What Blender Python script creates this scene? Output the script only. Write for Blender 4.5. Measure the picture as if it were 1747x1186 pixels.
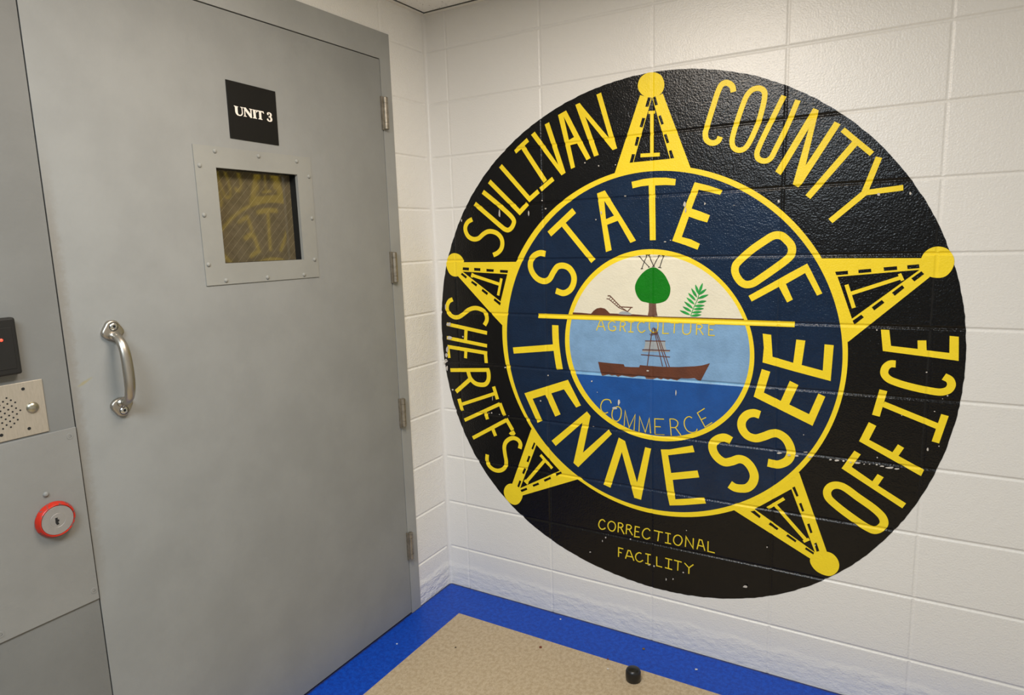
import bpy, bmesh, math, random
from mathutils import Vector, Matrix
from mathutils.geometry import tessellate_polygon

# ------------------------------------------------------------------ scene, camera, light
SC = bpy.context.scene
for o in list(bpy.data.objects):
    bpy.data.objects.remove(o)
COL = SC.collection
SC.view_settings.view_transform = 'Standard'
SC.view_settings.look = 'None'
SC.view_settings.gamma = 1.0
SC.view_settings.exposure = 0.0
SC.view_settings.use_curve_mapping = False

cam_data = bpy.data.cameras.new('camera')
cam = bpy.data.objects.new('camera', cam_data)
COL.objects.link(cam)
SC.camera = cam
cam_data.sensor_fit = 'HORIZONTAL'
cam_data.sensor_width = 36.0
cam_data.lens = 23.404
cam_data.clip_start = 0.05
right, down, fwd = (Vector(v) for v in ((0.8608072, 0.5079785, -0.0311255), (0.0537938, -0.1516325, -0.9869720), (-0.5060802, 0.8479183, -0.1578525)))
cam.matrix_world = Matrix((
    (right.x, -down.x, -fwd.x, 1.6585),
    (right.y, -down.y, -fwd.y, -2.1888),
    (right.z, -down.z, -fwd.z, 1.4750),
    (0, 0, 0, 1)))

world = bpy.data.worlds.new('world')
SC.world = world
world.use_nodes = True
world.node_tree.nodes['Background'].inputs[0].default_value = (1, 0.97, 0.92, 1)
world.node_tree.nodes['Background'].inputs[1].default_value = 0.05


def area(name, loc, sx, sy, watts, color, rot=(0, 0, 0)):
    d = bpy.data.lights.new(name, 'AREA')
    d.shape = 'RECTANGLE'
    d.size = sx
    d.size_y = sy
    d.energy = watts
    d.color = color
    o = bpy.data.objects.new(name, d)
    COL.objects.link(o)
    o.location = loc
    o.rotation_euler = rot
    return o


# fluorescent ceiling troffers of the room (both above the frame)
area('ceiling_lamp', (0.98, -1.15, 2.33), 0.6, 0.6, 25.5, (1.0, 0.88, 0.75))
area('ceiling_lamp', (1.05, -2.75, 2.33), 0.6, 1.2, 63, (0.78, 0.90, 1.0))

# ------------------------------------------------------------------ traced outlines
# lengths in the wall's own plane, in tenths of a millimetre (x along the wall from the corner, z up)
WORDS = {
 'SULLIVAN': [['s',176,1,0,[1922,15632,1707,15534,1586,15360,1591,15179,1714,14975,1943,14868,2176,14894,2384,15034,2578,15126,2768,15139,3022,15061,3200,14891,3253,14695,3198,14482,3038,14328,2824,14241]],['s',175,1,0,[2066,16216,2653,15757,3240,15298,3374,15204,3519,15164,3657,15224,3767,15374,3793,15487,3730,15604,3599,15736,3045,16194,2457,16641]],['s',172,0,0,[2763,17005,4054,15798,4390,16090]],['s',169,0,0,[3282,17534,4483,16245,4866,16511]],['s',162,0,0,[3926,17981,4479,18352]],['s',174,0,0,[4238,18146,5151,16829]],['s',165,0,0,[4945,16561,5472,16908]],['p',[4615,18510,4772,18603,5687,17372,5178,18807,5357,18865,5969,17078,5804,16998]],['p',[5714,19065,6031,19182,6936,17495,6779,17435,6428,18033,6165,17998,6338,17238,6184,17190],[5932,18989,6118,18177,6318,18256]],['p',[6386,19323,6548,19368,6701,19176,7621,18091,7175,19558,7345,19602,7910,17726,7746,17684,6752,18893,7239,17573,7066,17533]]],
 'COUNTY': [['s',172,1,0,[11694,19037,11665,19185,11589,19282,11455,19338,11337,19297,11250,19155,11077,18649,10917,18134,10859,17901,10893,17718,11018,17609,11156,17590,11267,17644,11320,17758]],['s',159,1,1,[12460,19039,12590,18931,12608,18773,12509,18274,12403,17941,12128,17389,12013,17306,11866,17302,11731,17397,11683,17579,11722,17811,11983,18625,12107,18896,12261,19032]],['s',158,1,0,[13150,18736,12798,18012,12504,17382,12429,17156,12462,17008,12587,16921,12730,16915,12841,16989,12961,17223,13247,17820,13540,18560]],['p',[12973,16577,13961,18287,14109,18206,13814,16681,14540,17847,14696,17751,13730,16157,13627,16065,13478,16165,13860,17726,13128,16456]],['s',146,0,0,[14756,17598,15530,16858]],['s',183,0,0,[15098,17203,13909,15764]],['s',167,0,0,[15709,16752,15399,15821]],['s',152,0,0,[16343,15876,15401,15796]],['s',169,0,0,[15428,15819,14543,15038]]],
 "SHERIFF'S": [['s',173,1,0,[816,12505,653,12430,535,12255,524,12063,632,11893,837,11784,1069,11791,1330,11932,1565,12090,1840,12171,2062,12158,2301,12052,2412,11888,2417,11703,2298,11504]],['s',148,0,0,[468,11483,2408,11198]],['s',141,0,0,[435,10918,2385,10682]],['s',155,0,0,[1413,11327,1354,10789]],['s',149,0,0,[452,10548,2381,10387]],['s',135,0,0,[470,10529,511,10081]],['s',146,0,0,[1360,10462,1324,10120]],['s',152,0,0,[2294,10420,2319,9985]],['s',155,0,0,[540,9570,2454,9716]],['s',180,1,0,[2383,9723,2414,9515,2377,9282,2236,9117,1964,9075,1716,9132,1519,9311,1418,9595]],['s',174,0,0,[1493,9250,776,8678]],['s',166,0,0,[903,8389,1056,7895]],['s',137,0,0,[966,8142,2704,8786]],['s',155,0,0,[2624,9055,2787,8550]],['s',144,0,0,[1143,7506,2896,8372]],['s',163,0,0,[2889,8396,3093,7908]],['s',160,0,0,[2174,7956,2277,7671]],['s',151,0,0,[1520,6792,3182,7746]],['s',163,0,0,[3163,7788,3443,7358]],['s',159,0,0,[2508,7308,2632,7019]],['p',[3329,7271,3492,7360,3578,7235,3510,7154,3345,7145,3265,7197]],['s',169,1,0,[3744,6637,3784,6843,3687,6987,3485,7041,3277,6971,3101,6808,3031,6614,3056,6284,3097,6029,3069,5838,2936,5668,2700,5568,2466,5589,2257,5728,2179,5933,2199,6182]]],
 'OFFICE': [['p',[15996,11884,16208,11882,16275,11421,16938,11368,16919,11612,17130,11622,17154,11341,17695,11297,17671,11776,17885,11761,17924,11087,16076,11260]],['s',206,1,0,[16419,10899,16282,10890,16172,10781,16146,10600,16246,10456,16482,10350,16883,10249,17330,10179,17575,10171,17737,10248,17798,10400,17746,10542,17608,10619]],['s',205,0,0,[16148,10098,15993,9312]],['s',174,0,0,[16169,9682,17581,9158]],['s',186,0,0,[17698,9517,17518,8694]],['p',[15817,9097,16018,9006,15851,8557,16474,8255,16600,8514,16761,8427,16632,8167,17290,7834,17229,7637,15588,8479]],['p',[15477,8168,15653,8073,15426,7645,15998,7281,16124,7530,16287,7453,16152,7176,16901,6745,16813,6576,15153,7559]],['s',232,1,1,[15019,6998,15216,6979,15645,6710,16127,6397,16324,6193,16367,6011,16270,5835,16115,5744,15923,5800,15619,5968,15062,6341,14823,6565,14785,6754,14870,6921]]],
 'STATE OF': [['s',219,1,0,[5088,14244,4882,14282,4656,14212,4501,14070,4442,13808,4536,13543,4755,13323,5027,13245,5227,13324,5404,13584,5578,13777,5819,13809,6055,13709,6216,13453,6211,13197,6064,12939,5798,12815,5486,12898]],['s',232,0,0,[6276,15749,5268,14960]],['s',203,0,0,[5795,15342,6987,13962]],['p',[7159,16286,7451,16372,8568,14636,8369,14561,7917,15325,7524,15204,7684,14334,7471,14269],[7426,16022,7482,15395,7780,15503]],['p',[8415,16590,8830,16653,9187,16667,9588,16643,9929,16573,9906,16375,9590,16408,9233,16418,9262,14632,9059,14631,9015,16433,8753,16422,8453,16376]],['p',[10543,16429,10987,16295,11417,16125,11351,15985,11037,16085,10672,16189,10452,15606,10740,15498,11042,15367,10958,15144,10648,15244,10371,15355,10141,14709,10439,14624,10735,14473,10661,14284,10246,14449,9820,14593,10198,15595]],['s',235,1,1,[13067,14678,13215,14647,13354,14529,13483,14371,13521,14216,13482,14050,13351,13909,13085,13694,12630,13354,12397,13198,12206,13167,12060,13233,11910,13428,11853,13603,11878,13778,11996,13926,12371,14264,12738,14522,12920,14637]],['p',[12287,12810,12869,13158,13432,13500,13960,13807,14073,13593,14408,12912,14265,12846,13911,13522,13379,13191,13593,12715,13433,12622,13176,13099,12387,12632]]],
 'TENNESSEE': [['s',265,1,0,[5430,11620,5437,11056,5490,10521,5577,9956]],['s',242,0,0,[3588,10563,5457,10789]],['p',[4028,8907,5910,9591,6423,8662,6228,8564,5739,9214,5202,9014,5572,8233,5349,8122,4943,8928,4386,8721,4785,7897,4575,7785]],['p',[5170,7146,6663,8458,6807,8305,6479,6855,7514,7866,7642,7721,6273,6255,6079,6395,6477,8015,5342,6961]],['p',[7906,7620,8143,7520,8595,6031,8896,7390,9112,7366,8746,5402,8488,5433,8018,7096,7570,5661,7293,5739]],['p',[9468,7385,9784,7428,10581,7679,10647,7454,9728,7210,9841,6582,10756,6817,10820,6577,9900,6342,9997,5646,10989,5874,11060,5684,10255,5473,9797,5380,9708,5767]],['s',281,1,0,[11849,8007,11646,8088,11427,8014,11260,7830,11263,7613,11404,7380,11645,7241,11880,7304,12111,7416,12310,7384,12511,7184,12609,6915,12557,6657,12398,6469,12200,6411,12000,6413,11836,6495]],['s',267,1,0,[12730,8986,12547,9025,12339,8951,12181,8725,12187,8480,12355,8255,12616,8190,12869,8285,13118,8412,13306,8425,13526,8292,13667,8044,13696,7809,13610,7591,13429,7450,13274,7403,13014,7428]],['p',[12745,11625,12998,11599,13060,10903,13669,10750,13734,11485,13991,11464,13914,10697,14512,10564,14530,11376,14781,11362,14741,10259,13704,10485,12764,10704,12792,11178]],['p',[12749,10488,13005,10420,12831,9727,13345,9506,13590,10174,13842,10059,13597,9415,14179,9164,14416,9842,14613,9762,14291,8804,12525,9568]]],
 'CORRECTIONAL': [['s',45,1,0,[7349,4292,7269,4356,7171,4321,7095,4178,7103,4052,7184,3972,7282,3992,7357,4055]],['s',45,1,1,[7607,4359,7718,4318,7759,4215,7732,4083,7652,3988,7540,3996,7470,4094,7461,4203,7517,4310]],['s',44,0,0,[7859,3982,7877,4365]],['s',44,1,0,[7877,4358,8003,4358,8050,4289,8002,4210,7866,4183]],['s',48,0,0,[7955,4201,8095,3959]],['s',43,0,0,[8174,3975,8200,4357]],['s',44,1,0,[8200,4350,8325,4353,8377,4292,8330,4205,8190,4176]],['s',48,0,0,[8284,4195,8423,3983]],['s',44,0,0,[8700,4342,8531,4348,8500,3949,8694,3968]],['s',44,0,0,[8516,4158,8669,4165]],['s',43,1,0,[9088,4288,9019,4354,8913,4332,8828,4228,8797,4098,8852,3985,8959,3952,9088,4035]],['s',44,0,0,[9229,4335,9564,4324]],['s',41,0,0,[9416,4333,9373,3957]],['s',43,0,0,[9643,4334,9848,4331]],['s',41,0,0,[9751,4326,9748,3966]],['s',44,0,0,[9636,3961,9859,3960]],['s',41,1,1,[10108,4340,10209,4301,10253,4190,10211,4045,10126,3960,10010,3986,9951,4080,9965,4219,10022,4298]],['s',41,0,0,[10369,3959,10394,4339,10638,3972,10648,4339]],['s',40,0,0,[10779,3958,10858,4333,10941,4330,11052,3959]],['s',43,0,0,[10819,4116,10986,4108]],['s',40,0,0,[11157,4337,11154,3967,11387,3960]]],
 'FACILITY': [['s',45,0,0,[7869,3014,7880,3377,8061,3369]],['s',46,0,0,[7870,3206,7997,3202]],['s',45,0,0,[8144,3006,8249,3354,8328,3355,8473,2999]],['s',45,0,0,[8186,3127,8405,3129]],['s',44,1,0,[8761,3342,8684,3362,8576,3284,8535,3149,8591,3035,8699,3007,8822,3098]],['s',45,0,0,[8907,3374,9111,3373]],['s',42,0,0,[9011,3366,9005,3015]],['s',45,0,0,[8908,3008,9105,2998]],['s',43,0,0,[9336,3362,9337,3005,9540,2997]],['s',44,0,0,[9648,3371,9904,3359]],['s',41,0,0,[9781,3362,9768,3007]],['s',45,0,0,[9641,3008,9906,2991]],['s',44,0,0,[9971,3368,10246,3355]],['s',40,0,0,[10116,3356,10105,3001]],['s',41,0,0,[10347,3348,10505,3203,10660,3361]],['s',40,0,0,[10505,3212,10502,2975]]],
 'AGRICULTURE': [['s',39,0,0,[7084,11494,7237,11857,7290,11859,7419,11499]],['s',38,0,0,[7142,11642,7374,11642]],['s',38,1,0,[7811,11802,7697,11855,7590,11803,7543,11672,7588,11544,7709,11506,7810,11553,7816,11648]],['s',38,0,0,[7825,11654,7719,11664]],['s',39,0,0,[7981,11503,8004,11846]],['s',38,1,0,[8004,11843,8132,11836,8177,11766,8117,11685,7991,11674]],['s',39,0,0,[8087,11678,8181,11491]],['s',37,0,0,[8281,11841,8487,11848]],['s',38,0,0,[8390,11845,8368,11490]],['s',37,0,0,[8280,11495,8477,11495]],['s',37,1,0,[8879,11828,8778,11869,8677,11813,8633,11685,8677,11546,8778,11494,8903,11577]],['s',37,1,0,[9052,11854,9052,11645,9124,11536,9224,11513,9309,11558,9351,11684,9350,11864]],['s',36,0,0,[9538,11857,9520,11492,9730,11501]],['s',35,0,0,[9783,11866,10058,11862]],['s',36,0,0,[9927,11857,9910,11514]],['s',35,1,0,[10216,11854,10202,11636,10238,11521,10347,11498,10441,11551,10472,11674,10472,11863]],['s',35,0,0,[10661,11493,10673,11857]],['s',35,1,0,[10673,11851,10798,11842,10851,11783,10799,11709,10675,11688]],['s',35,0,0,[10760,11691,10890,11498]],['s',34,0,0,[11255,11859,11068,11852,11066,11498,11261,11499]],['s',35,0,0,[11070,11693,11206,11682]]],
 'COMMERCE': [['s',37,1,0,[7627,8865,7581,8968,7473,8994,7331,8950,7252,8837,7218,8683,7264,8537,7374,8473,7500,8517]],['s',37,1,1,[7889,8766,7986,8702,8010,8556,7963,8343,7854,8226,7731,8242,7660,8369,7665,8549,7719,8675]],['s',36,0,0,[8115,8076,8157,8646,8306,8039,8530,8538,8487,7957]],['s',36,0,0,[8673,7920,8697,8489,8905,7934,9051,8463,9096,7919]],['s',35,0,0,[9578,8493,9247,8470,9257,7904,9595,7931]],['s',35,0,0,[9256,8190,9464,8205]],['s',34,0,0,[9838,7918,9783,8530]],['s',34,1,0,[9783,8527,9946,8528,10054,8460,10055,8332,9977,8246,9813,8223]],['s',36,0,0,[9977,8246,10181,7984]],['s',33,1,0,[10550,8643,10459,8681,10350,8621,10287,8487,10317,8291,10424,8162,10575,8138,10698,8195,10729,8284]],['s',32,0,0,[10970,9023,10730,8840,10993,8377,11225,8565]],['s',32,0,0,[10850,8612,11020,8715]]],
 'XVI': [['s',24,0,0,[8677,14100,9040,13739]],['s',24,0,0,[8958,14147,8775,13689]],['s',23,0,0,[8652,14100,8726,14099]],['s',24,0,0,[8740,13679,8819,13689]],['s',24,0,0,[9004,13729,9058,13744]],['s',23,0,0,[8917,14140,8993,14147]],['s',29,0,0,[9020,14146,9188,13764]],['s',24,0,0,[9188,13764,9379,14127]],['s',23,0,0,[8993,14139,9071,14153]],['s',23,0,0,[9342,14113,9427,14121]],['s',23,0,0,[9134,13754,9236,13764]],['s',24,0,0,[9528,14105,9402,13716]],['s',23,0,0,[9467,14121,9567,14104]],['s',23,0,0,[9349,13729,9463,13710]]],
 'crown': [['c',[9201,13730,9376,13652,9562,13483,9696,13252,9771,13046,9738,12787,9620,12616,9434,12535,9191,12503,8918,12543,8753,12588,8601,12771,8532,13036,8588,13248,8753,13485,8972,13662]]],
 'trunk': [['p',[9028,12566,9272,12571,9295,12256,9333,12083,8987,12078,9023,12249]]],
 'ground': [['p',[6160,12118,6481,12114,6877,12089,6977,12200,7108,12288,7256,12316,7410,12289,7511,12208,7599,12121,8459,12116,9003,12091,9359,12067,10671,12073,12158,12076,12180,12002,9300,11996,6144,11994]]],
 'bar': [['s',173,0,0,[4731,11952,9206,11954,13672,11953]]],
 'plow': [['s',33,0,0,[7613,12744,8007,12363,8446,12354]],['s',28,0,0,[7481,12641,7568,12629,7936,12337,8263,12207,8396,12353]],['s',38,0,0,[7523,12745,7633,12738]],['s',22,0,0,[8007,12363,8263,12207]],['s',17,0,0,[7577,12642,7659,12709]],['s',16,0,0,[7646,12584,7728,12645]],['s',16,0,0,[7715,12525,7796,12581]],['s',16,0,0,[7784,12467,7865,12517]],['s',16,0,0,[7853,12408,7934,12454]],['s',16,0,0,[7921,12350,8002,12390]]],
 'share': [['p',[7906,12105,7992,12184,8107,12211,8277,12197,8432,12112,8361,12091,8191,12092]]],
 'sheaf': [['c',[10096,12289,10215,12281,10306,12254,10405,12197,10447,12152,10385,12148,10273,12173,10188,12215]],['c',[10194,12421,10299,12403,10375,12371,10454,12308,10484,12261,10428,12262,10332,12294,10264,12342]],['c',[10244,12589,10353,12549,10431,12500,10507,12419,10534,12365,10475,12377,10377,12431,10310,12494]],['c',[10320,12724,10422,12685,10493,12637,10561,12559,10583,12506,10527,12519,10437,12570,10377,12631]],['c',[10375,12873,10473,12826,10540,12772,10601,12689,10620,12634,10565,12651,10480,12710,10424,12776]],['c',[10475,13032,10560,12961,10614,12892,10656,12795,10662,12737,10612,12767,10541,12846,10502,12925]],['c',[10606,13154,10672,13071,10708,12995,10726,12895,10719,12839,10677,12878,10627,12966,10607,13048]],['c',[10842,13206,10839,13094,10818,13008,10767,12914,10726,12872,10719,12931,10738,13037,10775,13117]],['c',[10967,13013,10914,12929,10857,12874,10772,12830,10719,12821,10740,12871,10805,12942,10872,12983]],['c',[11037,12831,10945,12758,10861,12716,10750,12691,10688,12694,10731,12739,10830,12796,10920,12822]],['c',[10973,12623,10893,12573,10822,12550,10732,12550,10684,12567,10723,12601,10807,12635,10880,12640]],['c',[10917,12475,10820,12433,10738,12417,10636,12426,10584,12448,10632,12478,10731,12503,10815,12501]],['c',[10894,12373,10797,12330,10714,12315,10612,12323,10560,12345,10608,12375,10707,12401,10791,12399]],['c',[10827,12265,10736,12220,10657,12203,10560,12210,10510,12231,10556,12262,10649,12289,10729,12289]],['c',[10816,12168,10716,12118,10629,12097,10522,12098,10465,12116,10515,12150,10618,12183,10707,12187]],['s',20,1,0,[10460,12111,10559,12391,10683,12674,10736,12877]]],
 'hull': [['p',[7133,10352,7593,10333,8110,10329,8146,10245,8379,10247,8675,10262,8711,10341,8996,10332,9512,10334,10071,10365,10616,10430,10856,10474,11119,10568,10823,9947,10743,9951,10621,10027,10377,9994,10157,9990,10019,9893,9880,9910,9796,9931,9698,9895,9542,9928,9457,9884,9314,9930,9171,9870,8924,9870,8880,9939,8645,9949,8438,9881,8199,9900,8017,9916,7896,9862,7774,9912,7651,9885,7527,9916,7294,9851,7241,9901]]],
 'sail': [['p',[8903,11204,9606,11230,9607,11058,9650,10936,8851,10911,8886,11048]],['p',[8793,10868,9762,10900,9734,10857,9283,10845,8807,10812]]],
 'mast': [['s',26,0,0,[9152,11663,8973,10331]],['s',29,0,0,[9195,11684,9517,10354]],['s',29,0,0,[9229,11666,9667,10345]],['s',29,0,0,[9274,11648,9757,10351]],['s',28,0,0,[8894,11204,9614,11231]],['s',34,0,0,[8793,10887,9775,10915]],['s',28,0,0,[8749,10715,9777,10693]],['s',17,0,0,[9052,11441,9337,11490]],['s',17,0,0,[9081,11406,9323,11456]],['s',17,0,0,[9115,11480,9365,11513]]],
 'chips': [['p',[10276,15756,10260,15677,10223,15675,10178,15726,10192,15789,10224,15850,10264,15806]],['p',[10292,15567,10275,15503,10254,15471,10235,15535,10239,15604,10254,15640,10271,15666]],['p',[10912,15734,10890,15711,10873,15692,10863,15719,10863,15753,10872,15784,10891,15770]],['p',[9632,14569,9602,14554,9576,14552,9547,14562,9548,14579,9581,14584,9604,14582]],['p',[9794,14618,9784,14606,9766,14600,9749,14610,9750,14624,9766,14629,9781,14632]],['p',[8231,16138,8226,16125,8198,16122,8174,16133,8175,16152,8198,16154,8233,16152]],['p',[11802,15640,11801,15625,11787,15631,11772,15637,11776,15649,11786,15654,11802,15647]],['p',[3219,15781,3205,15658,3165,15681,3137,15720,3145,15836,3171,15950,3205,15912]],['p',[4473,15741,4463,15671,4433,15639,4411,15702,4414,15783,4440,15846,4465,15787]],['p',[5029,16169,5021,16148,5002,16149,4977,16164,4989,16180,5003,16198,5020,16184]],['p',[5189,15873,5170,15851,5141,15846,5115,15868,5110,15888,5138,15892,5171,15892]],['p',[1460,15604,1440,15565,1422,15544,1406,15586,1406,15629,1426,15664,1449,15637]],['p',[13130,15692,13121,15645,13092,15652,13069,15678,13069,15715,13088,15732,13110,15724]],['p',[15785,15725,15784,15692,15744,15687,15717,15710,15711,15748,15742,15769,15775,15762]],['p',[16552,15699,16537,15672,16516,15669,16501,15687,16497,15722,16510,15759,16539,15730]],['p',[14876,7800,14856,7776,14828,7774,14803,7775,14800,7798,14828,7825,14860,7821]],['p',[15084,7802,15055,7781,14991,7763,14960,7769,14952,7797,14984,7820,15047,7826]],['p',[15230,7813,15218,7789,15190,7778,15172,7796,15163,7812,15188,7837,15217,7827]],['p',[15663,7811,15621,7778,15548,7771,15519,7778,15485,7799,15551,7824,15629,7824]],['p',[15422,7800,15415,7779,15382,7771,15353,7782,15360,7798,15379,7808,15407,7809]],['p',[15783,7795,15769,7780,15754,7773,15732,7779,15736,7793,15752,7803,15766,7810]],['p',[15921,7815,15909,7802,15896,7797,15880,7800,15889,7817,15895,7825,15910,7824]],['p',[16112,7826,16109,7807,16083,7800,16058,7813,16066,7828,16081,7837,16102,7844]],['p',[16280,7801,16272,7778,16218,7776,16173,7776,16175,7796,16217,7816,16268,7815]],['p',[16528,7794,16487,7761,16412,7746,16320,7754,16321,7776,16398,7799,16500,7816]],['p',[16679,7784,16654,7762,16598,7746,16553,7754,16551,7774,16589,7790,16660,7796]],['p',[16108,8042,16102,8025,16087,8023,16076,8030,16075,8049,16084,8065,16100,8062]],['p',[17365,8469,17355,8425,17340,8420,17321,8439,17318,8481,17335,8514,17349,8511]],['p',[16662,9399,16658,9383,16647,9381,16641,9388,16639,9404,16646,9413,16658,9406]],['p',[15913,11870,15905,11853,15890,11850,15882,11855,15876,11879,15888,11898,15905,11885]],['p',[17211,10720,17208,10705,17185,10695,17165,10707,17172,10724,17182,10735,17200,10734]],['p',[17748,10085,17735,10066,17721,10062,17707,10075,17704,10089,17718,10109,17737,10100]],['p',[17463,9605,17460,9595,17442,9587,17425,9596,17432,9609,17442,9616,17454,9613]],['p',[17625,9985,17625,9975,17611,9969,17604,9977,17598,9987,17610,9997,17619,9998]],['p',[17622,8600,17618,8582,17603,8581,17595,8589,17595,8602,17600,8615,17618,8616]],['p',[17366,8474,17364,8430,17345,8418,17329,8454,17328,8488,17337,8523,17356,8513]],['p',[7396,3686,7385,3653,7362,3641,7353,3660,7338,3686,7363,3706,7389,3719]],['p',[7254,3521,7248,3480,7234,3470,7222,3498,7224,3535,7234,3552,7250,3547]],['p',[8367,3814,8361,3792,8328,3783,8310,3795,8301,3811,8325,3829,8353,3828]],['p',[6768,2967,6755,2943,6716,2934,6691,2936,6705,2961,6719,2977,6744,2983]],['p',[9271,2974,9260,2944,9236,2937,9221,2945,9211,2977,9234,3015,9261,3008]],['p',[9099,2980,9087,2960,9055,2956,9009,2953,9008,2969,9052,2990,9093,2997]],['p',[10337,2990,10333,2973,10302,2956,10288,2967,10281,2985,10302,3010,10323,3011]],['p',[9711,2575,9703,2537,9687,2513,9675,2545,9674,2588,9686,2621,9705,2608]],['p',[9967,2651,9957,2628,9941,2608,9923,2624,9932,2652,9942,2687,9963,2668]],['p',[10422,4584,10415,4567,10402,4562,10392,4571,10391,4587,10402,4605,10414,4593]],['p',[7976,8938,7942,8862,7915,8805,7888,8870,7893,8992,7920,9042,7956,9026]],['p',[7861,8713,7855,8678,7741,8656,7684,8673,7669,8712,7742,8753,7822,8751]],['p',[10017,9476,10005,9415,9992,9359,9974,9439,9977,9500,9989,9576,10008,9552]],['p',[7110,9230,7109,9216,7093,9214,7085,9221,7081,9236,7094,9244,7108,9244]],['p',[6960,7926,6939,7906,6915,7892,6896,7912,6886,7930,6915,7937,6941,7935]],['p',[9047,10165,9032,10145,8986,10140,8959,10142,8951,10171,8983,10188,9017,10187]],['p',[6921,9631,6906,9613,6882,9605,6868,9615,6863,9638,6883,9652,6906,9649]],['p',[13692,7781,13686,7755,13640,7743,13602,7753,13601,7779,13640,7818,13677,7804]],['p',[13450,7816,13405,7793,13339,7769,13283,7780,13296,7807,13342,7827,13390,7826]],['p',[13926,7790,13922,7772,13865,7759,13815,7763,13824,7791,13862,7816,13914,7808]],['p',[14188,7946,14151,7927,14100,7912,14078,7918,14064,7941,14105,7954,14167,7963]],['p',[14326,7813,14312,7798,14261,7778,14203,7785,14216,7809,14255,7830,14312,7825]],['p',[14066,8495,14055,8482,14043,8474,14036,8485,14033,8497,14042,8508,14058,8509]],['p',[670,11490,654,11419,559,11410,464,11446,481,11525,570,11545,679,11563]],['p',[737,10932,640,10857,534,10858,456,10889,488,10944,542,11000,672,10987]],['p',[501,10433,478,10319,438,10313,384,10363,394,10474,449,10558,512,10562]],['p',[477,10197,420,10114,371,10096,333,10157,334,10223,388,10289,444,10245]],['p',[449,9959,409,9914,326,9867,276,9903,282,9975,348,10043,401,10029]],['p',[438,9642,418,9558,386,9524,348,9588,343,9678,395,9755,442,9729]],['p',[1301,11009,1285,10987,1250,10965,1231,10990,1223,11023,1252,11033,1280,11028]],['p',[676,8756,659,8734,629,8716,594,8733,605,8764,629,8787,663,8776]],['p',[3244,9878,3240,9861,3201,9845,3179,9861,3175,9883,3203,9892,3238,9900]],['p',[484,12177,472,12121,446,12080,434,12139,440,12224,459,12300,490,12274]],['p',[342,9873,310,9830,266,9793,235,9843,224,9893,274,9919,305,9915]],['p',[686,8761,659,8743,623,8727,591,8741,579,8766,624,8781,669,8784]],['p',[2539,7976,2527,7946,2493,7937,2462,7954,2479,7979,2495,8001,2521,8005]],['p',[2399,7943,2391,7927,2364,7914,2354,7928,2344,7946,2368,7959,2391,7962]],['p',[2893,7941,2891,7926,2862,7917,2839,7929,2840,7943,2864,7955,2894,7960]],['p',[3324,7933,3309,7920,3286,7917,3263,7919,3273,7935,3286,7945,3306,7943]],['p',[2585,8586,2574,8496,2561,8478,2555,8540,2562,8619,2569,8657,2585,8665]],['p',[14528,4928,14526,4903,14514,4886,14501,4910,14504,4943,14511,4969,14521,4955]],['p',[13100,4553,13086,4525,13070,4521,13059,4535,13061,4556,13069,4574,13089,4570]],['p',[12481,3018,12461,2998,12420,2985,12391,2982,12396,3010,12419,3033,12464,3031]],['p',[12496,3001,12471,2954,12410,2946,12345,2947,12369,2993,12402,3028,12454,3030]],['p',[7274,17202,7262,17185,7240,17182,7227,17195,7219,17222,7241,17234,7262,17221]],['p',[6759,17351,6747,17330,6723,17328,6702,17347,6713,17363,6725,17379,6748,17363]],['p',[7882,17185,7874,17174,7856,17172,7841,17182,7838,17200,7854,17207,7871,17205]],['p',[7345,15624,7336,15577,7315,15568,7301,15600,7298,15653,7317,15683,7334,15663]],['p',[7148,15398,7136,15380,7111,15372,7100,15388,7094,15412,7111,15418,7137,15412]],['p',[4477,15739,4463,15693,4442,15679,4426,15716,4428,15772,4446,15806,4475,15791]],['p',[8214,16135,8212,16118,8185,16115,8163,16128,8164,16145,8185,16157,8210,16146]],['p',[5132,9699,5112,9680,5091,9676,5065,9680,5071,9710,5090,9728,5119,9726]],['p',[4788,8685,4770,8655,4743,8653,4716,8668,4726,8691,4744,8714,4770,8705]],['p',[6914,9624,6900,9601,6880,9591,6857,9606,6863,9628,6881,9645,6900,9649]]],
}
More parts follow.
